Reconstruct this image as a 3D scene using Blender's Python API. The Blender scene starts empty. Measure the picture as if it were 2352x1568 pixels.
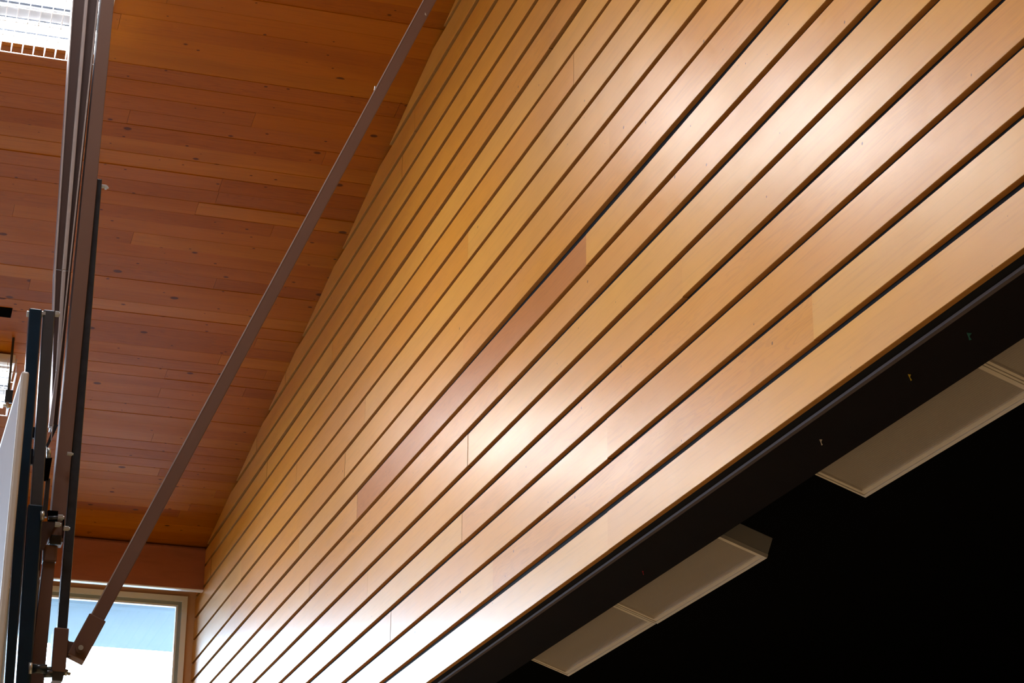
import bpy, bmesh, math, random
from mathutils import Vector, Matrix
random.seed(7)
scene = bpy.context.scene
COL = scene.collection

# ------------------------------------------------------------------ camera
EYE = 1.6                      # camera height above the floor; the floor is z = 0
FPX = 4970.0
YAW, PIT, ROL = map(math.radians, (17.1, 20.45, 0.55))
def cam_axes():
    f = Vector((math.sin(YAW)*math.cos(PIT), math.cos(YAW)*math.cos(PIT), math.sin(PIT)))
    r = Vector((math.cos(YAW), -math.sin(YAW), 0)); u = r.cross(f)
    return r*math.cos(ROL)+u*math.sin(ROL), -r*math.sin(ROL)+u*math.cos(ROL), f
CR, CU, CF = cam_axes()
cam = bpy.data.cameras.new('camera'); camo = bpy.data.objects.new('camera', cam); COL.objects.link(camo)
cam.sensor_width = 36.0; cam.lens = FPX/2352*36; cam.clip_start = .05; cam.clip_end = 500
camo.matrix_world = Matrix(((CR.x, CU.x, -CF.x, 0), (CR.y, CU.y, -CF.y, 0), (CR.z, CU.z, -CF.z, EYE), (0, 0, 0, 1)))
scene.camera = camo
scene.view_settings.view_transform = 'Standard'; scene.view_settings.look = 'None'
scene.view_settings.gamma = 1; scene.view_settings.use_curve_mapping = False
scene.view_settings.exposure = 1.55
scene.cycles.caustics_reflective = False; scene.cycles.caustics_refractive = False
scene.cycles.sample_clamp_indirect = 4.0; scene.cycles.light_sampling_threshold = 0.0
scene.cycles.max_bounces = 6; scene.cycles.diffuse_bounces = 4; scene.cycles.glossy_bounces = 3
scene.cycles.use_guiding = True; scene.cycles.use_surface_guiding = True; scene.cycles.use_volume_guiding = False

W = 2.8                        # distance to the boarded stage wall
CA, CB = 2.688*W, 0.1515       # ceiling height above the eye at y=0 and its fall per metre
YF = 6.56*W                    # window wall
YH = 6.41*W                    # header beam in front of it
YN = -14.0                     # wall behind the camera
XL = -13.0                     # far side of the hall
def zc(y): return EYE+CA-CB*y if y > 0 else EYE+CA+CB*y
def ray(px, py): return (CF*FPX+CR*(px-1176)-CU*(py-784)).normalized()
def on_y(px, py, y):
    d = ray(px, py); p = d*(y/d.y); p.z += EYE; return p
def on_ceil(px, py, off=0.0):
    d = ray(px, py); p = d*((CA-off)/(d.z+CB*d.y)); p.z += EYE; return p

# ------------------------------------------------------------------ sky
world = bpy.data.worlds.new('sky'); scene.world = world; world.use_nodes = True
bg = world.node_tree.nodes['Background']
bg.inputs[0].default_value = (0.62, 0.81, 1.0, 1); bg.inputs[1].default_value = 14.0

LAMP = 12.0                    # watts of each pair of tubes in the hall's fluorescent lights

# ------------------------------------------------------------------ helpers
def tag(o, label=None, cat=None, group=None, kind=None):
    for k, v in (('label', label), ('category', cat), ('group', group), ('kind', kind)):
        if v: o[k] = v
    return o
def link(name, me, mat=None, parent=None, smooth=False):
    o = bpy.data.objects.new(name, me); COL.objects.link(o)
    if mat is not None:
        for m in (mat if isinstance(mat, (list, tuple)) else [mat]): me.materials.append(m)
    if parent:
        o.parent = parent; o.matrix_parent_inverse = parent.matrix_world.inverted()
    if smooth:
        for p in me.polygons: p.use_smooth = True
    return o
def empty(name, loc, label, cat, group=None, rot=None):
    o = bpy.data.objects.new(name, None); COL.objects.link(o); o.location = loc
    if rot: o.rotation_euler = rot
    o.empty_display_size = .1
    tag(o, label, cat, group); bpy.context.view_layer.update(); return o
class MB:
    """collects boxes, bars and tubes into one mesh"""
    def __init__(s): s.bm = bmesh.new()
    def hexa(s, c, mi=0, bev=0):
        v = [s.bm.verts.new(p) for p in c]
        fs = []
        for q in ((0,3,2,1),(4,5,6,7),(0,1,5,4),(1,2,6,5),(2,3,7,6),(3,0,4,7)):
            f = s.bm.faces.new([v[i] for i in q]); f.material_index = mi; fs.append(f)
        if bev:
            es = list({e for f in fs for e in f.edges})
            bmesh.ops.bevel(s.bm, geom=es, offset=bev, segments=2, affect='EDGES', profile=.5)
        return s
    def box(s, a, b, mi=0, bev=0):
        (x0,y0,z0),(x1,y1,z1) = a, b
        return s.hexa([(x0,y0,z0),(x1,y0,z0),(x1,y1,z0),(x0,y1,z0),(x0,y0,z1),(x1,y0,z1),(x1,y1,z1),(x0,y1,z1)], mi, bev)
    def bar(s, p, q, w, h, side=(0,1,0), mi=0, bev=0):
        p, q = Vector(p), Vector(q); d = (q-p).normalized(); b = Vector(side); a = d.cross(b).normalized(); b = a.cross(d).normalized()
        a *= w/2; b *= h/2
        return s.hexa([p-a-b, p+a-b, p+a+b, p-a+b, q-a-b, q+a-b, q+a+b, q-a+b], mi, bev)
    def tube(s, p, q, r, n=12, mi=0, r2=None):
        p, q = Vector(p), Vector(q); d = q-p
        m = Matrix.Translation((p+q)/2) @ d.to_track_quat('Z', 'Y').to_matrix().to_4x4()
        g = bmesh.ops.create_cone(s.bm, cap_ends=True, segments=n, radius1=r, radius2=r if r2 is None else r2, depth=d.length, matrix=m)
        for v in g['verts']:
            for f in v.link_faces: f.material_index = mi
        return s
    def build(s, name, mat, parent=None, smooth=False):
        bmesh.ops.recalc_face_normals(s.bm, faces=s.bm.faces[:])
        if parent: s.bm.transform(parent.matrix_world.inverted()) if s.world else None
        me = bpy.data.meshes.new(name); s.bm.to_mesh(me); s.bm.free()
        o = bpy.data.objects.new(name, me); COL.objects.link(o)
        for m in (mat if isinstance(mat, (list, tuple)) else [mat]): me.materials.append(m)
        if parent: o.parent = parent
        if smooth:
            for p in me.polygons: p.use_smooth = True
        return o
    world = True       # coordinates given in world space, even for children
class LB(MB):
    world = False      # coordinates given in the parent's own space

# ------------------------------------------------------------------ materials
def new_mat(name):
    m = bpy.data.materials.new(name); m.use_nodes = True; nt = m.node_tree
    return m, nt, nt.nodes['Principled BSDF']
def N(nt, t, **kw):
    n = nt.nodes.new(t)
    for k, v in kw.items(): setattr(n, k, v)
    return n
def L(nt, a, b): nt.links.new(a, b)
def mixc(nt, fac, a, b, mode='MIX'):
    n = N(nt, 'ShaderNodeMix', data_type='RGBA', blend_type=mode)
    for sock, v in ((n.inputs[0], fac), (n.inputs[6], a), (n.inputs[7], b)):
        if isinstance(v, (int, float)): sock.default_value = v
        elif isinstance(v, tuple): sock.default_value = (*v, 1)
        else: L(nt, v, sock)
    return n.outputs[2]
def math_(nt, op, a, b=0.0, clamp=False):
    n = N(nt, 'ShaderNodeMath', operation=op); n.use_clamp = clamp
    for s, v in zip(n.inputs, (a, b)):
        if isinstance(v, (int, float)): s.default_value = v
        else: L(nt, v, s)
    return n.outputs[0]
def rampf(nt, v, lo, hi):
    n = N(nt, 'ShaderNodeMapRange', interpolation_type='SMOOTHSTEP'); L(nt, v, n.inputs[0])
    n.inputs[1].default_value = lo; n.inputs[2].default_value = hi; return n.outputs[0]
def plain(name, col, rough=.5, metal=0, noise=.12, nscale=8, bump=0, chips=None, coat=0, spec=.5):
    m, nt, b = new_mat(name)
    tc = N(nt, 'ShaderNodeTexCoord')
    n = N(nt, 'ShaderNodeTexNoise'); n.inputs['Scale'].default_value = nscale; n.inputs['Detail'].default_value = 5
    L(nt, tc.outputs['Object'], n.inputs['Vector'])
    c = mixc(nt, n.outputs[0], tuple(v*(1-noise) for v in col), tuple(min(1, v*(1+noise)) for v in col))
    if chips:
        n2 = N(nt, 'ShaderNodeTexNoise'); n2.inputs['Scale'].default_value = chips[1]; n2.inputs['Detail'].default_value = 3
        L(nt, tc.outputs['Object'], n2.inputs['Vector'])
        c = mixc(nt, rampf(nt, n2.outputs[0], chips[2], chips[2]+.02), c, chips[0])
    L(nt, c, b.inputs['Base Color'])
    b.inputs['Roughness'].default_value = rough; b.inputs['Metallic'].default_value = metal
    b.inputs['Coat Weight'].default_value = coat; b.inputs['Specular IOR Level'].default_value = spec
    if bump:
        bp = N(nt, 'ShaderNodeBump'); bp.inputs['Strength'].default_value = bump; bp.inputs['Distance'].default_value = .002
        L(nt, n.outputs[0], bp.inputs['Height']); L(nt, bp.outputs[0], b.inputs['Normal'])
    return m
def wood(name, axis, ca, cb, cc, grain=.35, rough=.3, coat=0, bump=.05, knots=None, spec=.5, wave=0.0):
    """planks whose faces carry 'tone' (0..1, the board's own colour) and 'seed' (its own piece of tree)"""
    m, nt, b = new_mat(name)
    tc = N(nt, 'ShaderNodeTexCoord'); sep = N(nt, 'ShaderNodeSeparateXYZ'); L(nt, tc.outputs['Object'], sep.inputs[0])
    tone = N(nt, 'ShaderNodeAttribute', attribute_name='tone'); seed = N(nt, 'ShaderNodeAttribute', attribute_name='seed')
    along = sep.outputs['XYZ'.index(axis)]
    if axis == 'Y': acr, dep = sep.outputs[2], sep.outputs[0]
    else: acr, dep = sep.outputs[1], sep.outputs[2]
    def vec(sa, sc):
        c = N(nt, 'ShaderNodeCombineXYZ')
        L(nt, math_(nt, 'MULTIPLY', along, sa), c.inputs[0])
        L(nt, math_(nt, 'MULTIPLY', acr, sc), c.inputs[1])
        L(nt, math_(nt, 'ADD', math_(nt, 'MULTIPLY', dep, sc*.3), math_(nt, 'MULTIPLY', seed.outputs['Fac'], 37.0)), c.inputs[2])
        return c.outputs[0]
    big = N(nt, 'ShaderNodeTexNoise'); big.inputs['Scale'].default_value = 1; big.inputs['Detail'].default_value = 3; L(nt, vec(.9, 5.0), big.inputs['Vector'])
    fine = N(nt, 'ShaderNodeTexNoise'); fine.inputs['Scale'].default_value = 1; fine.inputs['Detail'].default_value = 6
    fine.inputs['Distortion'].default_value = .4; L(nt, vec(3.2, 75.0), fine.inputs['Vector'])
    rings = N(nt, 'ShaderNodeTexNoise'); rings.inputs['Scale'].default_value = 1; rings.inputs['Detail'].default_value = 2
    rings.inputs['Distortion'].default_value = 1.2; L(nt, vec(1.1, 16.0), rings.inputs['Vector'])
    ringl = math_(nt, 'SINE', math_(nt, 'MULTIPLY', rings.outputs[0], 60.0))
    c1 = mixc(nt, rampf(nt, tone.outputs['Fac'], 0, .5), ca, cb)
    c2 = mixc(nt, rampf(nt, tone.outputs['Fac'], .5, 1), c1, cc)
    c3 = mixc(nt, math_(nt, 'MULTIPLY', rampf(nt, big.outputs[0], .35, .7), grain*.9), c2, tuple(v*.82 for v in cc))
    g = math_(nt, 'MULTIPLY', rampf(nt, fine.outputs[0], .46, .72), grain*.55)
    c4 = mixc(nt, g, c3, tuple(v*.55 for v in cc))
    rl = math_(nt, 'MULTIPLY', rampf(nt, ringl, .2, 1.0), math_(nt, 'MULTIPLY', rampf(nt, tone.outputs['Fac'], .3, .8), grain*.9))
    c5 = mixc(nt, rl, c4, tuple(v*.6 for v in cc))
    out = c5
    if knots:
        cmb = N(nt, 'ShaderNodeCombineXYZ')
        L(nt, math_(nt, 'ADD', math_(nt, 'MULTIPLY', along, knots[0]), math_(nt, 'MULTIPLY', seed.outputs['Fac'], 53.0)), cmb.inputs[0]); L(nt, math_(nt, 'MULTIPLY', acr, knots[1]), cmb.inputs[1])
        for (sc, rad, th) in knots[2]:
            vo = N(nt, 'ShaderNodeTexVoronoi', voronoi_dimensions='2D'); vo.inputs['Scale'].default_value = sc; L(nt, cmb.outputs[0], vo.inputs['Vector'])
            sepc = N(nt, 'ShaderNodeSeparateColor'); L(nt, vo.outputs['Color'], sepc.inputs[0])
            on = math_(nt, 'GREATER_THAN', sepc.outputs[0], th)
            r_ = math_(nt, 'MULTIPLY', sepc.outputs[1], rad)
            edge = math_(nt, 'SUBTRACT', r_, vo.outputs['Distance'])
            k = math_(nt, 'MULTIPLY', math_(nt, 'MULTIPLY', rampf(nt, edge, -.004, rad*.35), on), .85)
            out = mixc(nt, k, out, tuple(v*.22 for v in cc))
    L(nt, out, b.inputs['Base Color'])
    b.inputs['Specular IOR Level'].default_value = spec
    rr = N(nt, 'ShaderNodeMapRange'); L(nt, big.outputs[0], rr.inputs[0])
    rr.inputs[3].default_value = rough*.85; rr.inputs[4].default_value = rough*1.2; L(nt, rr.outputs[0], b.inputs['Roughness'])
    b.inputs['Coat Weight'].default_value = coat; b.inputs['Coat Roughness'].default_value = .18
    bp = N(nt, 'ShaderNodeBump'); bp.inputs['Strength'].default_value = bump; bp.inputs['Distance'].default_value = .003
    L(nt, fine.outputs[0], bp.inputs['Height'])
    last = bp
    if wave:
        wv = N(nt, 'ShaderNodeTexNoise'); wv.inputs['Scale'].default_value = 1; wv.inputs['Detail'].default_value = 1
        cw = N(nt, 'ShaderNodeCombineXYZ'); L(nt, math_(nt, 'MULTIPLY', along, 5.5), cw.inputs[0]); L(nt, math_(nt, 'MULTIPLY', acr, .8), cw.inputs[1])
        L(nt, math_(nt, 'MULTIPLY', seed.outputs['Fac'], 21.0), cw.inputs[2]); L(nt, cw.outputs[0], wv.inputs['Vector'])
        b2 = N(nt, 'ShaderNodeBump'); b2.inputs['Strength'].default_value = wave; b2.inputs['Distance'].default_value = .01
        L(nt, wv.outputs[0], b2.inputs['Height']); L(nt, bp.outputs[0], b2.inputs['Normal']); last = b2
    L(nt, last.outputs[0], b.inputs['Normal']); L(nt, last.outputs[0], b.inputs['Coat Normal'])
    return m
def emit(name, col, s):
    m, nt, b = new_mat(name)
    b.inputs['Base Color'].default_value = (*col, 1); b.inputs['Emission Color'].default_value = (*col, 1); b.inputs['Emission Strength'].default_value = s
    return m

M_wall = wood('varnished_maple', 'Y', (.78,.385,.060), (.74,.31,.030), (.54,.185,.022), grain=.22, rough=.32, bump=.012, wave=.12, spec=.56, knots=(1.0, .9, ((2.4, .016, .45), (5.5, .022, .78))))
M_edge = plain('sawn_board_edge', (.48,.225,.06), .8, noise=.2, nscale=30, spec=.02)
M_end = plain('board_end_grain', (.30,.14,.05), .7)
M_ceil = wood('cedar_deck', 'X', (.43,.150,.002), (.385,.118,.0015), (.31,.085,.001), grain=.4, rough=.5, bump=.03, spec=.05,
              knots=(1.0, 1.6, ((2.3, .080, .45), (5.2, .07, .62))))
M_beam = wood('header_wood', 'X', (.40,.135,.055), (.37,.12,.048), (.32,.10,.04), grain=.4, rough=.5, bump=.03, spec=.3)
M_dark = plain('black_building_paper', (.02,.02,.024), .8, spec=.03)
M_tan = plain('tan_casing_wood', (.72,.44,.25), .6, noise=.08, spec=.05)
M_white = plain('white_window_paint', (.92,.93,.94), .4, noise=.02)
M_gasket = plain('grey_glazing_gasket', (.30,.34,.34), .5)
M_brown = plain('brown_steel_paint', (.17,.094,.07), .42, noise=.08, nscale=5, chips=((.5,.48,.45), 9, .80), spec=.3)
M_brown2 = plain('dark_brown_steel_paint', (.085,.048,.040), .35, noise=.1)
M_brownlight = plain('pale_lip_and_highlight', (.40,.34,.33), .35, noise=.15, nscale=14)  # pale flange lips, and highlights painted along brace and channel edges
M_black = plain('black_enamel_steel', (.030,.036,.045), .25, noise=.5, nscale=22)
M_navy = plain('blue_black_enamel_steel', (.007,.026,.050), .22, noise=.25, nscale=16)
M_greysteel = plain('grey_steel_tube', (.085,.092,.105), .3, metal=.35, noise=.15, nscale=20)
M_zinc = plain('zinc_plated_bolt', (.62,.64,.62), .35, metal=.6)
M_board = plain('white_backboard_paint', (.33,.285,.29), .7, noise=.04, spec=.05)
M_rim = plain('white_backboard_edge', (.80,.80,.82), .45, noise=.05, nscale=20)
M_soffit = plain('black_brown_paint', (.012,.0075,.006), .5, noise=.25, nscale=4, chips=((.22,.2,.18), 14, .775), spec=.25)
M_black2 = plain('stage_black_paint', (.0035,.003,.003), .8, spec=.1)
M_angle = plain('grey_steel_angle', (.14,.12,.135), .8, noise=.1, spec=.03)
M_lframe = plain('cream_fixture_enamel', (.80,.73,.67), .45, noise=.04)
M_housing = plain('grey_fixture_enamel', (.48,.455,.44), .45, noise=.05)
M_fixwhite = plain('white_fixture_enamel', (.85,.86,.86), .4, noise=.02)
M_ballast = plain('grey_ballast_cover', (.55,.58,.62), .4, noise=.02)
M_gapgrey = plain('dark_reflector_gap', (.05,.06,.08), .6)
M_wire = plain('white_guard_wire', (.85,.86,.9), .3)
M_tube = emit('fluorescent_tube_glow', (.93,.97,1.0), 9.0)
M_tube.cycles.emission_sampling = 'NONE'
M_plaster = plain('cream_painted_block', (.60,.50,.36), .7)
M_floor = wood('maple_court_floor', 'Y', (.66,.42,.18), (.62,.37,.14), (.54,.30,.10), grain=.3, rough=.25, bump=.02)
M_ground = plain('asphalt_ground', (.16,.16,.16), .9, spec=.1)
M_eave = plain('pale_blue_eave_board', (.15,.19,.22), 1.0, noise=.06, nscale=2, spec=0)
M_slot = plain('black_slot', (.003,.003,.003), .9, spec=0)

def prismatic(name, col, rough=.35):
    m, nt, b = new_mat(name)
    tc = N(nt, 'ShaderNodeTexCoord'); vo = N(nt, 'ShaderNodeTexVoronoi'); vo.inputs['Scale'].default_value = 130
    vo.inputs['Randomness'].default_value = .15
    L(nt, tc.outputs['Object'], vo.inputs['Vector'])
    L(nt, mixc(nt, rampf(nt, vo.outputs['Distance'], 0, .7), tuple(v*1.12 for v in col), tuple(v*.86 for v in col)), b.inputs['Base Color'])
    b.inputs['Roughness'].default_value = rough
    bp = N(nt, 'ShaderNodeBump'); bp.inputs['Strength'].default_value = .3; bp.inputs['Distance'].default_value = .002
    L(nt, vo.outputs['Distance'], bp.inputs['Height']); L(nt, bp.outputs[0], b.inputs['Normal'])
    return m
M_diff = prismatic('prismatic_acrylic_off', (.42,.37,.34))
def glass(name):
    m = bpy.data.materials.new(name); m.use_nodes = True; nt = m.node_tree; nt.nodes.clear()
    o = N(nt, 'ShaderNodeOutputMaterial'); t = N(nt, 'ShaderNodeBsdfTransparent'); g = N(nt, 'ShaderNodeBsdfGlossy')
    t.inputs[0].default_value = (.93,.97,1,1); g.inputs['Roughness'].default_value = .02
    f = N(nt, 'ShaderNodeFresnel'); mx = N(nt, 'ShaderNodeMixShader')
    L(nt, f.outputs[0], mx.inputs[0]); L(nt, t.outputs[0], mx.inputs[1]); L(nt, g.outputs[0], mx.inputs[2]); L(nt, mx.outputs[0], o.inputs[0])
    return m
M_glass = glass('window_glass')

# ------------------------------------------------------------------ boarded stage wall
ZL = [(0.7901,-0.00016),(0.8601,-0.00047),(0.9265,-0.00073),(0.9961,-0.00059),(1.0626,-0.00119),(1.1284,-0.00071),(1.1993,-0.00086),(1.2569,2e-05),(1.3231,0.00092),
      (1.3953,-0.00157),(1.4561,0.00035),(1.5253,0.00023),(1.5894,0.0008),(1.6539,0.001),(1.7265,-0.0012),(1.7932,-0.00081),(1.8541,0.00047)]
PITCH = .0664
for k in range(17, 31): ZL.append((ZL[16][0]+PITCH*(k-16), 0.0))
GAP = [0, .17, .15, .155, .16, .163, .17, .15, .17, .125, .14, .14, .135, .125, .19, .18, .165, .165, .19, .18]+[.17]*20
def zbot(k, y): c, s = ZL[k]; return EYE+W*(c+s*min(max(y/W, 0), 6.6))
def gap(k, y):
    g = GAP[k]*PITCH*W
    if k == 8: g *= 1+.55*math.exp(-((y-7.6)/1.6)**2)
    if k == 1: g *= 1+.18*math.exp(-((y-8.2)/1.5)**2)
    if k == 6: g *= 1+.2*math.exp(-((y-6.5)/1.5)**2)
    return g
BT = .022                     # board thickness
JOINTS = {14:[8.56],16:[9.97],12:[8.20],15:[11.55],11:[9.89,14.14],7:[8.04,12.23],9:[7.74,12.61],4:[6.95,11.89],1:[5.85,9.37],
          3:[9.91],0:[7.79],2:[7.79,11.31],8:[9.95],6:[9.32,13.54],5:[9.83],10:[12.1],13:[10.8]}
TONES = {(7,8.04):.95,(7,12.23):.5,(1,5.85):.62,(1,-9):.15,(1,9.37):.2,(11,9.89):.5,(11,14.14):.55,(9,12.61):.6,(9,7.74):.3,(12,8.2):.45,(10,12.1):.5,
         (0,7.79):.15,(0,-9):.25,(3,9.91):.1,(4,6.95):.3,(2,7.79):.35,(6,9.32):.6,(8,9.95):.3,(5,9.83):.35}
def plank_mesh(name, planks, mats):
    """planks: list of (list of 8-corner sections, tone, seed); keeps tone/seed on faces"""
    bm = bmesh.new(); lt = bm.faces.layers.float.new('tone'); ls = bm.faces.layers.float.new('seed')
    for rings, tone, seed, endcol in planks:
        vs = [[bm.verts.new(p) for p in r] for r in rings]
        n = len(rings[0])
        for i in range(len(vs)-1):
            for j in range(n):
                f = bm.faces.new((vs[i][j], vs[i][(j+1) % n], vs[i+1][(j+1) % n], vs[i+1][j]))
                f[lt] = tone; f[ls] = seed; f.material_index = endcol[j]
        for r in (vs[0], vs[-1]):
            f = bm.faces.new(r); f[lt] = tone; f[ls] = seed; f.material_index = endcol[-1]
    return bm
planks = []
for k in range(0, 30):
    js = sorted(JOINTS.get(k, [random.uniform(7, 12)]))
    while js[-1] < YF: js.append(js[-1]+random.uniform(3.8, 4.8))
    while js[0] > 0: js.insert(0, js[0]-random.uniform(5.6, 6.4))
    js = [-4.0]+[j for j in js if -3 < j < YF-.6]+[YF-.004]
    for a, b in zip(js[:-1], js[1:]):
        tone = TONES.get((k, round(a, 2)), None)
        if tone is None and b <= 9 and (k, -9) in TONES: tone = TONES[(k, -9)]
        if tone is None: tone = random.choice([.05,.12,.2,.25,.3,.4,.45,.55]) + (.12 if k > 11 else 0)
        sd = random.random(); x0 = W+random.uniform(-.0012, .0012); dz = random.uniform(-.0015, .0015)
        n = max(2, int((b-a)/.5)); rings = []
        for i in range(n+1):
            y = a+.0007+(b-a-.0014)*i/n
            zb = zbot(k, y)+dz; zt = zbot(k+1, y)-gap(k+1, y)
            e = .0012
            rings.append([(x0, y, zb+e), (x0, y, zt-e), (x0+e, y, zt), (x0+BT, y, zt), (x0+BT, y, zb), (x0+e, y, zb)])
        planks.append((rings, min(tone, 1), sd, [0, 0, 1, 2, 1, 1, 2]))
bm = plank_mesh('wall', planks, None)
g = bm.verts[:]+bm.edges[:]+bm.faces[:]
n0 = Vector((0, CB, 1)).normalized()
bmesh.ops.bisect_plane(bm, geom=g, plane_co=(0, 0, EYE+CA-.004), plane_no=n0, clear_outer=True)
bmesh.ops.recalc_face_normals(bm, faces=bm.faces[:])
me = bpy.data.meshes.new('wall_right'); bm.to_mesh(me); bm.free()
wall = link('wall_right', me, [M_wall, M_edge, M_end]); tag(wall, kind='structure')
# backing behind the open joints, and the solid wall behind it (its back faces the stage)
mb = MB()
ZS = EYE+.785*W              # underside of the opening
XB = W+BT
def slab(mb, y0, y1, z0, x0, x1):
    mb.hexa([(x0,y0,z0),(x1,y0,z0),(x1,y1,z0),(x0,y1,z0),(x0,y0,zc(y0)-.006),(x1,y0,zc(y0)-.006),(x1,y1,zc(y1)-.006),(x0,y1,zc(y1)-.006)])
slab(mb, 0.0, YF-.002, ZS+.012, XB+.001, XB+.042)
slab(mb, -4.0, 0.0, ZS+.012, XB+.001, XB+.042)
tag(mb.build('wall_right_backing', M_dark, wall), None)
mb = MB()
slab(mb, 0.0, YF-.002, ZS, W+.067, 1.1145*W); slab(mb, YN+.01, 0.0, ZS, W+.067, 1.1145*W)
tag(mb.build('wall_stage_opening', M_soffit), kind='structure')
mb = MB().box((W+.050, -4, ZS-.002), (W+.066, YF-.01, ZS+.008))
tag(mb.build('trim_1', M_angle), kind='structure')
# piers either side of the stage opening and the apron below it
mb = MB().box((W+.001, 16.6, 0), (1.1145*W, YF-.002, ZS-.004)).box((W+.001, YN+.01, 0), (1.1145*W, -4.2, ZS-.004)).box((W+.002, -4.2, 0), (W+.2, 16.6, 1.05))
tag(mb.build('wall_stage_piers', M_plaster), kind='structure')
# stage box
XS = 9.0
sz = EYE+2.93
tag(MB().box((1.1145*W+.001, -6, sz), (XS, 17.6, sz+.1)).build('ceiling_stage', M_black2), kind='structure')
tag(MB().box((XS, -6, .9), (XS+.1, 17.6, sz)).build('wall_stage_back', M_black2), kind='structure')
tag(MB().box((1.12*W, 17.5, .9), (XS, 17.6, sz)).build('wall_stage_far', M_black2), kind='structure')
tag(MB().box((1.12*W, -6.1, .9), (XS, -6, sz)).build('wall_stage_near', M_black2), kind='structure')
tag(MB().box((W+.2, -6, .9), (XS, 17.6, 1.05)).build('floor_stage', M_black2), kind='structure')

# ------------------------------------------------------------------ ceiling decking
planks = []
pw = .1502; th = math.atan(CB)
def deck(sgn, ya, yb):
    ny = int((yb-ya)/pw)
    for i in range(ny):
        y0 = ya+i*pw; y1 = y0+pw
        x = XL-random.uniform(0, 3)
        z_off = random.uniform(0, .0035); 
        while x < W+.6:
            ln = random.uniform(1.6, 4.6); x1 = min(x+ln, 1.11*W)
            a = max(x, XL)
            if x1 > a+.02:
                dzz = z_off+random.uniform(-.0007, .0007)
                q = .0022
                def zz(y): return zc(y)+dzz
                t1 = random.uniform(-.0012, .0012)
                rings = []
                for xx in (a+.0008, x1-.0008):
                    rings.append([(xx, y0+.0004, zz(y0)+q+.03), (xx, y0+.0004, zz(y0)+q), (xx, y0+q, zz(y0+q)+t1), (xx, y1-q, zz(y1-q)-t1), (xx, y1-.0004, zz(y1)+q), (xx, y1-.0004, zz(y1)+q+.03)])
                tone = max(0, min(1, random.gauss(.45, .27)))
                planks.append((rings, tone, random.random(), [0,0,0,0,0,0,0]))
            x += ln
deck(1, 0.0, YF+.3)
deck(-1, YN, 0.0)
bm = plank_mesh('ceiling', planks, None)
bmesh.ops.recalc_face_normals(bm, faces=bm.faces[:])
me = bpy.data.meshes.new('ceiling'); bm.to_mesh(me); bm.free()
ceil = link('ceiling', me, [M_ceil]); tag(ceil, kind='structure')
mb = MB()
for ya, yb in ((0, YF+.3), (YN, 0)):
    mb.hexa([(XL,ya,zc(ya)+.034),(1.11*W,ya,zc(ya)+.034),(1.11*W,yb,zc(yb)+.034),(XL,yb,zc(yb)+.034),(XL,ya,zc(ya)+.2),(1.11*W,ya,zc(ya)+.2),(1.11*W,yb,zc(yb)+.2),(XL,yb,zc(yb)+.2)])
tag(mb.build('ceiling_roof', M_slot), kind='structure')

# ------------------------------------------------------------------ window wall, header, windows
def attr_box(name, a, b, mat, tone=.4, seed=.3):
    o = MB().box(a, b).build(name, mat)
    for nm, v in (('tone', tone), ('seed', seed)):
        at = o.data.attributes.new(nm, 'FLOAT', 'FACE'); at.data.foreach_set('value', [v]*len(o.data.polygons))
    return o
hz0, hz1 = EYE+4.425, EYE+4.775
h = attr_box('trim_header', (XL, YH, hz0), (W-.002, YH+.06, hz1), M_beam); tag(h, kind='structure')
h = attr_box('trim_header_cap', (XL, YH+.012, hz1+.002), (W-.002, YH+.06, zc(YH+.06)-.008), M_beam, .8, .7); tag(h, kind='structure')
tag(MB().box((XL, YH-.006, hz0-.012), (W-.002, YH+.062, hz0-.001)).build('trim_header_lit_edge', M_white), kind='structure')  # white strip painted in for the header's window-lit lower edge

WT = EYE+4.452                 # top of the window units
WB = EYE+1.2
wins = [(2.729-1.45*i-1.33-0.0, 2.729-1.45*i) for i in range(0, 8)]
mb = MB()
th_ = .12
mb.box((XL, YF, WT), (W+.4, YF+th_, zc(YF)+.02)); mb.box((XL, YF, 0), (W+.4, YF+th_, WB))
xs = sorted([v for w_ in wins for v in w_]); 
edges = [XL]+xs+[W+.4]
for i in range(0, len(edges), 2): mb.box((edges[i], YF, WB), (edges[i+1], YF+th_, WT))
tag(mb.build('wall_far', M_tan), kind='structure')
for i, (x0, x1) in enumerate(wins):
    y0, y1 = YF-.03, YF+.09
    mb = MB()
    def fr(mb, a, y0, y1, w_):     # a square ring
        X0, X1, Z0, Z1 = a
        mb.box((X0, y0, Z1-w_), (X1, y1, Z1)); mb.box((X0, y0, Z0), (X1, y1, Z0+w_))
        mb.box((X0, y0, Z0+w_), (X0+w_, y1, Z1-w_)); mb.box((X1-w_, y0, Z0+w_), (X1, y1, Z1-w_))
    fr(mb, (x0, x1, WB, WT), y0, y1, .045)
    wo = mb.build('window_%d' % (i+1), M_white); tag(wo, kind='structure')
    mb = MB(); fr(mb, (x0+.045, x1-.045, WB+.045, WT-.045), YF+.0, YF+.07, .028); mb.build('window_gasket', M_gasket, wo)
    mb = MB(); fr(mb, (x0+.073, x1-.073, WB+.073, WT-.073), YF+.01, YF+.06, .016); mb.build('window_bead', M_white, wo)
    MB().box((x0+.085, YF+.035, WB+.085), (x1-.085, YF+.041, WT-.085)).build('window_pane', M_glass, wo)
X0_, X1_ = wins[-1][0], wins[0][1]
la = bpy.data.lights.new('window_portal', 'AREA'); la.shape = 'RECTANGLE'; la.size = X1_-X0_; la.size_y = WT-WB-.1; la.cycles.is_portal = True
lo = bpy.data.objects.new('window_portal', la); COL.objects.link(lo); lo.location = ((X0_+X1_)/2, YF+.2, (WT+WB)/2); lo.rotation_euler = (-math.pi/2, 0, 0)
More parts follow.
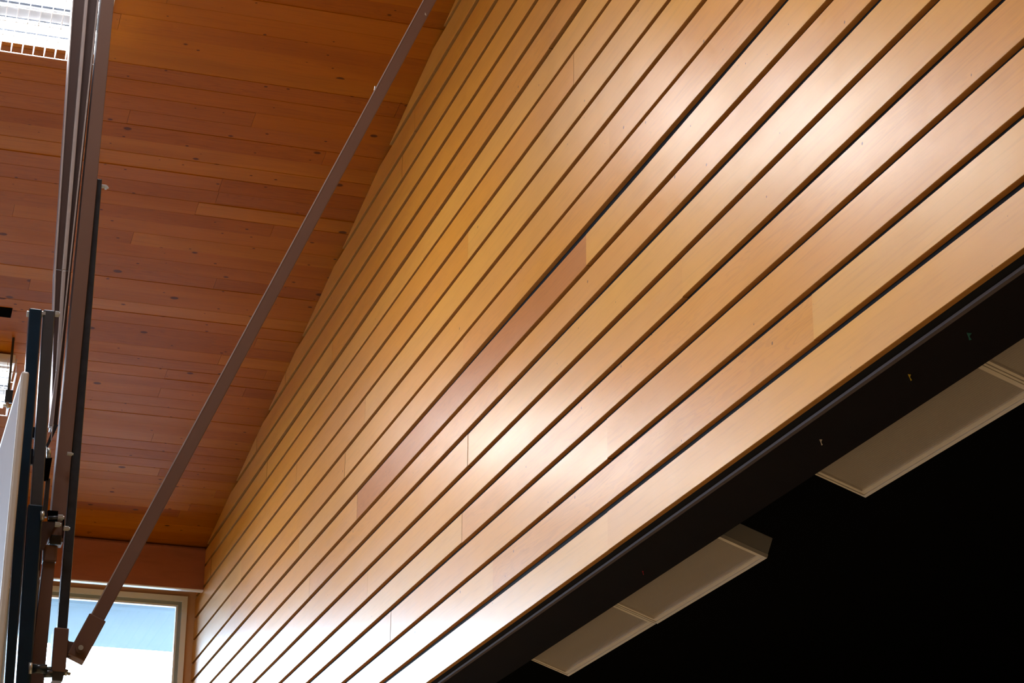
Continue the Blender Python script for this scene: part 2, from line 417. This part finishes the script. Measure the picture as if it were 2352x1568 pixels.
# outside: eave and ground
ez = on_y(300, 1490, YF+2.0).z
tag(MB().box((XL-1, YF+.14, ez), (W+3, YF+2.0, ez+.03)).build('trim_eave', M_eave), kind='structure')
tag(MB().box((-60, YF+.125, -.2), (60, 90, -.1)).build('floor_outside_ground', M_ground), kind='structure')
# rest of the hall
tag(MB().box((XL, YN, -.1), (W+.001, YF+.1, 0)).build('floor', M_floor), kind='structure')
tag(MB().box((XL-.1, YN, 0), (XL, YF+.1, EYE+CA)).build('wall_left', M_plaster), kind='structure')
tag(MB().box((XL, YN-.1, 0), (1.1145*W, YN, EYE+CA)).build('wall_near', M_plaster), kind='structure')

# ------------------------------------------------------------------ hall high-bay lights
def high_bay(label, group):
    """local frame: x along the tubes (0 = right-hand end, runs to -1.22), y across, z up; origin on the ceiling"""
    t = empty('high_bay_light', (0,0,0), label, 'ceiling light', group)
    LB().box((-1.24, -.33, -.085), (0, .33, -.015), 0, .004).box((-1.1, -.05, -.015), (-1.0, .05, .003)).box((-.24, -.05, -.015), (-.14, .05, .003)).build('housing', M_fixwhite, t)
    LB().box((-1.22, -.055, -.140), (-.02, .055, -.086), 0, .003).build('ballast_cover', M_ballast, t)
    mb = LB()
    for y, w_ in ((-.19,.007), (.19,.007), (-.066,.009), (.066,.009)): mb.box((-1.22, y-w_, -.134), (-.02, y+w_, -.0855))
    mb.build('reflector_gap', M_gapgrey, t)
    mb = LB()
    for s in (-1, 1):
        for c in (.125, .255):
            y = s*c
            for a, b, z0, z1 in ((y-.058, y-.030, -.125, -.09), (y+.030, y+.058, -.09, -.125)):
                mb.hexa([(-1.22,a,z0),(-.02,a,z0),(-.02,b,z1),(-1.22,b,z1),(-1.22,a,z0+.003),(-.02,a,z0+.003),(-.02,b,z1+.003),(-1.22,b,z1+.003)])
    mb.build('reflector', M_fixwhite, t)
    for s in (-1, 1):
        for c in (.125, .255):
            LB().tube((-1.21, s*c, -.106), (-.03, s*c, -.106), .016, 14).build('tube', M_tube, t, True)
        la = bpy.data.lights.new('tube_pair_light', 'AREA'); la.shape = 'RECTANGLE'; la.size = 1.18; la.size_y = .115; la.energy = LAMP/2; la.color = (.95,.95,.98)
        for c in (.125, .255):
            lo = bpy.data.objects.new('tube_light', la); COL.objects.link(lo); lo.parent = t; lo.location = (-.62, s*c, -.127)
    mb = LB(); gz = -.165
    for y in (-.350, -.19, -.065, .065, .19, .350): mb.tube((-1.26, y, gz), (.015, y, gz), .0032, 6)
    for i in range(22):
        x = .01-i*.06
        mb.tube((x, -.350, gz), (x, .350, gz), .0030, 6)
        for s in (-1, 1): mb.tube((x, s*.350, gz), (x, s*.335, -.05), .0030, 6)
    mb.tube((.015, -.350, gz), (.015, .350, gz), .005, 6)
    mb.build('wire_guard', M_wire, t)
    return t
def copy_tree(o, label=None, group=None):
    c = o.copy(); COL.objects.link(c)
    if label: c['label'] = label
    if group: c['group'] = group
    for ch in list(o.children):
        d = ch.copy(); COL.objects.link(d); d.parent = c; d.matrix_parent_inverse = ch.matrix_parent_inverse.copy()
        for g_ in list(ch.children):
            e = g_.copy(); COL.objects.link(e); e.parent = d
    return c
hb = high_bay('caged fluorescent ceiling light blazing white at the top left beside the tall brown mast', 'caged fluorescent lights on the plank ceiling')
far_edge = on_ceil(100, 136, .165)
rx = on_ceil(165, 120, .12).x
def place_bay(o, x, y):
    o.location = (x, y, zc(y)-.002); o.rotation_euler = (-th if y > 0 else th, 0, 0)
y1 = far_edge.y-.350*math.cos(th)
place_bay(hb, rx+.14, y1)
fe2 = on_ceil(5, 956, .165); y2 = fe2.y-.350*math.cos(th)
x2 = on_ceil(22, 895, .12).x
h2 = copy_tree(hb, 'caged fluorescent ceiling light glimpsed at the left edge behind the white backboard')
place_bay(h2, x2, y2)
dy = y2-y1
for (i, j) in ((0,-1), (-1,0), (-1,-1), (-1,-2), (-2,0), (-2,-1)):  # unseen bays added to brighten the hall and the brace
    c = copy_tree(hb, 'unseen caged fluorescent light added further along the plank ceiling to light the hall')
    y = y1+dy*j
    place_bay(c, rx+.05+i*3.9, y)

# junction box with conduit by the far light, and the black slot in the decking
jb = on_y(18, 913, on_ceil(18, 905, .2).y-.45)
t = empty('junction_box', jb, 'small black electrical box with grey connector beside the far caged light', 'electrical box')
MB().box(jb+Vector((-.022, -.03, -.045)), jb+Vector((.03, .03, .05)), 0, .004).build('box', M_navy, t)
MB().tube(jb+Vector((-.01, -.035, -.05)), jb+Vector((.012, -.035, -.085)), .016, 12).tube(jb+Vector((-.03, -.035, -.07)), jb+Vector((.03, -.035, -.06)), .010, 10).build('connector', M_zinc, t, True)
MB().tube(jb+Vector((0, 0, .05)), jb+Vector((0, 0, zc(jb.y)-jb.z)), .009, 10).build('conduit', M_greysteel, t, True)
s0 = on_ceil(-40, 692, .0); s1 = on_ceil(29, 708, .0)
mb = MB(); ya, yb = s1.y, s1.y+.13
o = mb.hexa([(s0.x,ya,zc(ya)-.003),(s1.x,ya,zc(ya)-.003),(s1.x,yb,zc(yb)-.003),(s0.x,yb,zc(yb)-.003),(s0.x,ya,zc(ya)+.01),(s1.x,ya,zc(ya)+.01),(s1.x,yb,zc(yb)+.01),(s0.x,yb,zc(yb)+.01)]).build('ceiling_vent', M_slot)
tag(o, 'narrow black vent slot in the plank ceiling left of the mast', 'vent')

# ------------------------------------------------------------------ stage lights (unlit, tilted wraparound boxes)
CX = 3.42
TILT = math.radians(19)
def stage_light(label, group):
    """local frame: origin at the lower stage-side corner of the near end; y runs away, -x rises towards the hall after the tilt"""
    t = empty('stage_light', (0,0,0), label, 'stage light', group)
    Ln, Wd, H = 1.216, .305, .089
    LB().box((-Wd, 0, .016), (0, Ln, H), 0, .002).build('housing', M_housing, t)
    mb = LB()
    def ring(x0, x1, y0, y1, w_, z0, z1):
        mb.box((x0, y0, z0), (x1, y0+w_, z1)); mb.box((x0, y1-w_, z0), (x1, y1, z1))
        mb.box((x0, y0+w_, z0), (x0+w_, y1-w_, z1)); mb.box((x1-w_, y0+w_, z0), (x1, y1-w_, z1))
    ring(-Wd-.001, .001, -.001, Ln+.001, .012, 0, .0155)
    ring(-Wd+.013, -.013, .013, Ln-.013, .017, .003, .0155)
    mb.build('door_frame', M_lframe, t)
    LB().box((-Wd+.03, .03, .010), (-.03, Ln-.03, .0158)).build('diffuser', M_diff, t)
    for y in (.2, 1.0):
        LB().tube((-.15, y, H-.002), (-.15-.62*math.sin(TILT), y, H+.62*math.cos(TILT)), .006, 8).build('hanger', M_black2, t)
    return t
TILTX = 0
GS = 'unlit fluorescent boxes under the black stage ceiling'
zf = EYE+.6438*CX
def yof(px, py):
    d = ray(px, py); return d.y*CX/d.x
seam = yof(1508.6, 1432.7)
sl = stage_light('unlit fluorescent box at the lower end of the row, far corner nearest the bottom edge', GS)
sl.rotation_euler = (0, TILT, 0); sl.location = (CX, seam+.014, zf+.002)
spec = [(yof(1760, 1287), zf+.0, 'unlit fluorescent box in the middle of the stage opening, showing its grey end cap', .003),
        (yof(1987.6, 1143)-1.216, zf+.003, 'large unlit fluorescent box at right under the dark beam', 0),
        (yof(1987.6, 1143)-1.216*2-.006, zf+.004, 'unlit fluorescent box cut off by the right edge of the photo', 0)]
for y, z, lb, dx in spec:
    c = copy_tree(sl, lb); c.location = (CX+dx, y, z)
bpy.context.view_layer.update()
# ------------------------------------------------------------------ tape scraps on the dark beam
def on_soffit(px, py):
    d = ray(px, py); p = d*((ZS-EYE)/d.z); p.z += EYE; return p
for (px, py, col, nm, hw, hh, tw) in ((2090, 866, (.62,.42,.03), 'scrap of yellow tape pinched in the middle, stuck under the dark beam', 4, 7.5, .15),
                           (1886, 1015, (.62,.55,.52), 'scrap of white tape stuck under the dark beam above the large right stage light', 3.6, 7, .05),
                           (2226, 772, (.03,.16,.14), 'scrap of teal tape stuck under the dark beam at the far right', 6.5, 8.5, -.1),
                           (1477, 1315, (.45,.01,.015), 'tiny scrap of red tape stuck under the dark beam near the middle stage light', 2, 4.5, .05)):
    p = on_soffit(px, py); m = plain(nm.split()[2]+'_tape', col, .5)
    ol = [(-1, -1), (.8, -.9), (.15, -.2), (.25, .15), (1, .8), (.1, 1), (-.25, .15), (-.45, -.15)]
    bm = bmesh.new(); vs = []
    for a, b in ol:
        v = on_soffit(px+a*hw+b*hh*tw, py+b*hh); vs.append(bm.verts.new((v.x, v.y, ZS-.0012)))
    f = bm.faces.new(vs); r = bmesh.ops.extrude_face_region(bm, geom=[f])
    for v in r['geom']:
        if isinstance(v, bmesh.types.BMVert): v.co.z += .001
    bmesh.ops.recalc_face_normals(bm, faces=bm.faces[:])
    me = bpy.data.meshes.new('tape_scrap'); bm.to_mesh(me); bm.free(); me.transform(Matrix.Translation(-p))
    o = link('tape_scrap', me, m); o.location = p; tag(o, nm, 'tape', 'tape scraps under the dark beam')

# ------------------------------------------------------------------ basketball backstop
YM = 7.7                       # the mast stands on the line through the middle of the backboard
root = empty('basketball_backstop', on_y(150, 1300, YM), 'brown and black steel mast frame carrying the white backboard at left', 'basketball hoop')
def q(px, py, y=YM): return on_y(px, py, y)
def strip(mb, top, bot, y=YM, dy=.05, mi=0, bev=.002, dy0=0):
    """bar seen from the camera side: top=(xl,xr,py), bot=(xl,xr,py); front at y, depth dy"""
    a, b = q(bot[0], bot[2], y), q(bot[1], bot[2], y); c, d = q(top[1], top[2], y), q(top[0], top[2], y)
    e = Vector((0, dy, 0))
    # keep the two ends level
    zb = (a.z+b.z)/2; zt = (c.z+d.z)/2
    a.z = b.z = zb; c.z = d.z = zt
    return mb.hexa([a, b, b+e, a+e, d, c, c+e, d+e], mi, bev)
def extrap(top, bot, py):
    f = (py-bot[2])/(top[2]-bot[2]); return (bot[0]+(top[0]-bot[0])*f, bot[1]+(top[1]-bot[1])*f, py)
def poly(name, pts, y, dy, mat, parent, holes=None):
    bm = bmesh.new(); vs = [bm.verts.new(q(px, py, y)) for px, py in pts]; f = bm.faces.new(vs)
    r = bmesh.ops.extrude_face_region(bm, geom=[f])
    for v in r['geom']:
        if isinstance(v, bmesh.types.BMVert): v.co.y += dy
    bmesh.ops.recalc_face_normals(bm, faces=bm.faces[:]); bm.transform(parent.matrix_world.inverted())
    me = bpy.data.meshes.new(name); bm.to_mesh(me); bm.free(); o = bpy.data.objects.new(name, me); COL.objects.link(o)
    me.materials.append(mat); o.parent = parent; return o
def bolt(px, py, y, r=.012, ln=.03, parent=root, axis='x', nm='bolt'):
    p = q(px, py, y)
    e = Vector((ln/2, 0, 0)) if axis == 'x' else Vector((0, ln/2, 0))
    mb = MB().tube(p-e, p+e, r, 6).tube(p-e*.25, p+e*1.5, r*.6, 10)
    return mb.build(nm, M_zinc, parent, False)
# backboard: 1.83 m wide, 1.2 m high, its plane parallel to the boarded wall
tl, tr = q(49.5, 851, 6.81), q(68, 851, 6.81)
bz1 = tl.z; bz0 = bz1-1.22; bx0, bx1 = tl.x, tr.x
bbm = MB()
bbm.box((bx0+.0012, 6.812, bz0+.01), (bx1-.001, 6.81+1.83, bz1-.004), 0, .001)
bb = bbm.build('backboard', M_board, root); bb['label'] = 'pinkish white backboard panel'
mb = MB(); rr = .012
for a, b in (((6.81), (6.835)), ((6.81+1.815), (6.81+1.84))):
    mb.box((bx0-.0, a, bz0), (bx1, b, bz1), 0, .007)
mb.box((bx0-.0, 6.83, bz1-.020), (bx1, 6.81+1.82, bz1), 0, .006).box((bx0, 6.83, bz0), (bx1, 6.81+1.82, bz0+.02), 0, .006)
mb.build('backboard_rim', M_rim, root)
# brown mast: right member, and the channel to its left with light lips
topz_y = -560
R_t, R_b = (228, 260, 0), (163, 199, 620)
mb = MB(); strip(mb, extrap(R_t, R_b, topz_y), (112, 145.5, 1243), YM, .09); mb.build('mast', M_brown, root)
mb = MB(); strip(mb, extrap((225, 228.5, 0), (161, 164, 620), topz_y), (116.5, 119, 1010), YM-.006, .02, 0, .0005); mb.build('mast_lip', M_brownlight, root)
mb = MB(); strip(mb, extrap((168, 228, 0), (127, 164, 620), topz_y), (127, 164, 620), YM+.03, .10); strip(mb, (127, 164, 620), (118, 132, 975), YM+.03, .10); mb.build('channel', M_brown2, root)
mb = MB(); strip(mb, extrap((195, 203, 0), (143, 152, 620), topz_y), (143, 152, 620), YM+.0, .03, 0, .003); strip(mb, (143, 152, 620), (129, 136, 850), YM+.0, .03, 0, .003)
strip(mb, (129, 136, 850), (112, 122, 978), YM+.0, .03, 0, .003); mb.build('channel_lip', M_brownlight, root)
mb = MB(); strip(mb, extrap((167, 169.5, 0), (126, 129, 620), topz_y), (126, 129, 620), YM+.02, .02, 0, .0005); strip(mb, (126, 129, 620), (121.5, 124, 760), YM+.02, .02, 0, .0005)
mb.build('channel_edge_highlight', M_brownlight, root)  # highlight on the channel's left edge, put in as a pale strip
# ceiling clamp that carries the mast
pt = q(extrap(R_t, R_b, topz_y)[0], topz_y, YM+.045)
mb = MB().bar((pt.x-.5, YM+.045, zc(YM+.045)-.075), (pt.x+.6, YM+.045, zc(YM+.045)-.075), .08, .10, (0,0,1)); 
mb.build('ceiling_bar', M_brown, root)
zt = pt.z
mb = MB().box((pt.x-.06, YM-.0, zt-.02), (pt.x+.08, YM+.09, zc(YM+.045)-.11)); mb.build('ceiling_bracket', M_brown, root)
# grey and blue-black tubes between backboard and mast
mb = MB(); strip(mb, (67.5, 97, 708), (8.5, 30, 1600), YM-.12, .05, 0, .004); mb.build('lift_tube', M_navy, root)['label'] = 'blue-black square tube'
mb = MB(); strip(mb, (100, 127, 711), (65, 92, 1240), YM-.10, .05, 0, .004); mb.build('lift_tube', M_greysteel, root)['label'] = 'grey square tube'
mb = MB(); strip(mb, (65, 100, 1158), (34, 69, 1600), YM-.125, .09, 0, .005); mb.build('tube_sleeve', M_navy, root)
# right-hand black bar with its bolt
mb = MB(); strip(mb, (216.5, 235, 410), (131.5, 154.5, 1445), YM+.02, .05, 0, .003)
mb.build('lift_bar', M_black, root)
bolt(239, 428, YM+.045, .008, .018); bolt(246, 431, YM+.04, .005, .008)
MB().box(q(243, 431, YM+.03)-Vector((.004,.006,.006)), q(243, 431, YM+.03)+Vector((.004,.006,.002))).build('bolt_tab', M_zinc, root)
# hex bolts through the paired tubes
for px in (66, 99.5, 131): bolt(px, 721, YM-.09, .012, .014)
# lower cluster: sleeve, hinge arm, brace
mb = MB(); strip(mb, (125, 159, 1441), (117, 151, 1541), YM-.02, .12, 0, .004); mb.build('hinge_sleeve', M_brown, root)
mb = MB(); strip(mb, (119, 149, 1541), (119, 144, 1563), YM-.01, .10, 0, .003); mb.build('sleeve_end', M_greysteel, root)
poly('hinge_plate', [(154, 1466), (159, 1472.5), (176, 1475), (204, 1482), (189, 1514), (180, 1510), (152, 1509)], YM+.0, .012, M_brown, root)
pv = q(185, 1488, YM-.035)
MB().tube(pv-Vector((0,.006,0)), pv+Vector((0,.10,0)), .018, 16).build('hinge_pin', M_brown, root)
MB().tube(pv-Vector((0,.012,0)), pv, .009, 12).build('pin_end', M_zinc, root)
# brace: outer sleeve and long inner tube rising to the wall/ceiling corner
def bl(py): return 173.5+(1474-py)*(973.5-173.5)/1474.0
def br(py): return 211+(1480-py)*(1001.5-211)/1480.0
def brace_piece(name, pa, pb, ya, yb, wa=0, dy=.04, mat=None):
    """pa,pb = pixel rows of lower and upper end"""
    mb = MB()
    A = [q(bl(pa)-wa, pa, ya), q(br(pa)+wa, pa, ya)]; B = [q(bl(pb)-wa, pb, yb), q(br(pb)+wa, pb, yb)]
    e = Vector((0, dy, 0))
    mb.hexa([A[0], A[1], A[1]+e, A[0]+e, B[0], B[1], B[1]+e, B[0]+e], 0, .0025)
    return mb.build(name, mat or M_brown, root)
def mid(py, y):
    return q((bl(py)+br(py))/2, py, y)
def brY(py): return YM-.02+max(0, (1480-py))/1480*.35
wallx = W-.012
lo, hi = mid(1400, brY(1400)+.02), mid(0, brY(0)+.02)
dirb = (hi-lo); tt = (wallx-lo.x)/dirb.x; top = lo+dirb*tt
if top.z > zc(top.y)-.02:
    tt = (zc(lo.y)-.03-lo.z-CB*0)/(dirb.z+CB*dirb.y); top = lo+dirb*tt
wid = (q(br(700), 700, brY(700))-q(bl(700), 700, brY(700)))
ax = dirb.normalized(); perp = ax.cross(Vector((0,1,0))).normalized()
bw = abs(wid.dot(perp))
MB().bar(mid(1440, brY(1440)+.02), top, bw, .045, (0,1,0), 0, .0035).build('brace', M_brown, root)
p0, p1 = mid(1514, brY(1514)+.02), mid(1422, brY(1422)+.02)
mb = MB().bar(p0+ax*.0, p1, bw+.014, .06, (0,1,0), 0, .003); mb.build('brace_sleeve', M_brown, root)
edge = MB(); o_ = -perp*(bw/2)
sgn = 1 if perp.x > 0 else -1
edge.bar(p1+perp*(-sgn*(bw/2-.001))-Vector((0,.023,0)), top+perp*(-sgn*(bw/2-.001))-Vector((0,.023,0)), .0045, .003, (0,1,0)); edge.build('brace_edge_highlight', M_brownlight, root)  # thin pale bar painting the highlight along the brace's left edge
mb = MB().box((top.x-.06, top.y-.06, top.z-.05), (W-.001, top.y+.06, top.z+.07)); mb.build('wall_bracket', M_brown, root)
for (px, py, rr_) in ((862, 203, .012), (977, 33, .009)):
    p = q(px, py, brY(py)-.006); mb = MB().hexa([p+Vector(v)*rr_ for v in ((-.4,0,-1),(.5,0,-.6),(.5,.4,-.6),(-.4,.4,-1),(-.2,0,1),(.3,0,.5),(.3,.4,.5),(-.2,.4,1))])
    mb.build('paint_chip', M_zinc, root)
# lower brown tube with collar
mb = MB(); strip(mb, (99.5, 127, 1286), (64, 98, 1600), YM+.01, .05, 0, .003); mb.build('lower_tube', M_brown, root)
mb = MB(); strip(mb, (101.5, 133.5, 1250), (99, 130, 1289), YM+.0, .07, 0, .006); cl = mb.build('collar', M_brown, root)
mb = MB(); strip(mb, (108, 114, 1264), (107.5, 113, 1274), YM-.003, .004, 0, 0); mb.build('collar_hole', M_slot, cl)
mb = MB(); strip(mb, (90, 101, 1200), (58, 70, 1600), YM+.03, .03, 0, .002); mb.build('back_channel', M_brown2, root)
mb = MB(); strip(mb, (89, 90.5, 1310), (72, 74, 1525), YM+.0, .02, 0, .0004); mb.build('channel_glint', M_brownlight, root)  # glint down the channel, made as a thin pale strip
# gusset, slot block, bolts
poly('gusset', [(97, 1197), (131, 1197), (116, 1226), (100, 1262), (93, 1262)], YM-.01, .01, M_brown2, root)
poly('gusset', [(124, 975), (134, 975), (122, 1002), (108, 1032), (106, 1022)], YM+.0, .012, M_black, root)
mb = MB(); strip(mb, (110, 134, 1172), (110, 132, 1196), YM-.012, .02, 0, .001); sb = mb.build('slot_block', M_slot, root)
a, b = q(111, 1189, YM-.03), q(141, 1188, YM-.03)
MB().tube(a, b, .007, 10).build('slot_rod', M_greysteel, root, True)
mb = MB(); strip(mb, (118, 142, 1228), (113, 140, 1249), YM-.005, .05, 0, .002); mb.build('stop_block', M_black, root)
mb = MB(); strip(mb, (141, 149, 1185), (138, 146, 1236), YM+.0, .02, 0, .001); mb.build('mast_tab', M_brown, root)
poly('mast_end', [(119, 1228), (131, 1199), (143, 1199), (141, 1230)], YM-.003, .01, M_brown, root)
for px, py, r_ in ((138.5, 1188, .011), (132, 1204, .010), (152, 1213, .009), (160, 1042, .007), (44, 1182, .007)): bolt(px, py, YM-.03, r_, .018)
MB().tube(q(93, 1184, YM-.14), q(101, 1184, YM-.14), .017, 14).build('washer', M_zinc, root, True)
MB().tube(q(107, 1040, YM-.03), q(116, 1040, YM-.03), .019, 16).build('pivot_bolt', M_zinc, root, True)
mb = MB(); strip(mb, (102, 120, 1050), (101, 112, 1100), YM-.0, .03, 0, .001); mb.build('spacer_block', M_slot, root)
mb = MB(); strip(mb, (106, 116, 1098), (97, 108, 1186), YM+.015, .02, 0, .001); mb.build('link_bar', M_greysteel, root)
mb = MB(); strip(mb, (72, 80, 1030), (70, 78, 1066), YM-.06, .02, 0, .001); mb.build('spacer_block', M_black, root)
mb = MB(); strip(mb, (75, 82, 980), (73, 81, 1005), YM-.06, .02, 0, .001); mb.build('spacer_block', M_black, root)
# cross pipe at the bottom
mb = MB().tube(q(70, 1535, YM-.05), q(108, 1536, YM-.05), .017, 14); mb.build('cross_pipe', M_black, root, True)
mb = MB().tube(q(100, 1547, YM-.02), q(120, 1546, YM-.02), .014, 14).tube(q(106, 1537, YM-.02), q(117, 1537, YM-.02), .010, 10); mb.build('cross_pipe', M_greysteel, root, True)
MB().tube(q(148, 1543, YM+.03), q(155, 1545, YM+.03), .012, 10).tube(q(155, 1546, YM+.03), q(162, 1548, YM+.03), .006, 8).build('threaded_end', M_zinc, root, True)
MB().tube(q(66, 1534, YM-.14), q(73, 1534, YM-.14), .020, 14).build('washer', M_zinc, root, True)
# rim and net bracket on the hall side of the board, below the frame
c = Vector((bx0-.38, 6.81+.915, bz0+.15))
mb = MB(); n = 28
for i in range(n):
    a0, a1 = 2*math.pi*i/n, 2*math.pi*(i+1)/n
    mb.tube(c+Vector((math.cos(a0)*.229, math.sin(a0)*.229, 0)), c+Vector((math.cos(a1)*.229, math.sin(a1)*.229, 0)), .009, 8)
mb.box((c.x+.22, c.y-.06, c.z-.06), (bx0+.001, c.y+.06, c.z+.012))
mb.build('hoop', plain('orange_hoop_paint', (.6,.12,.02), .4), root, True)
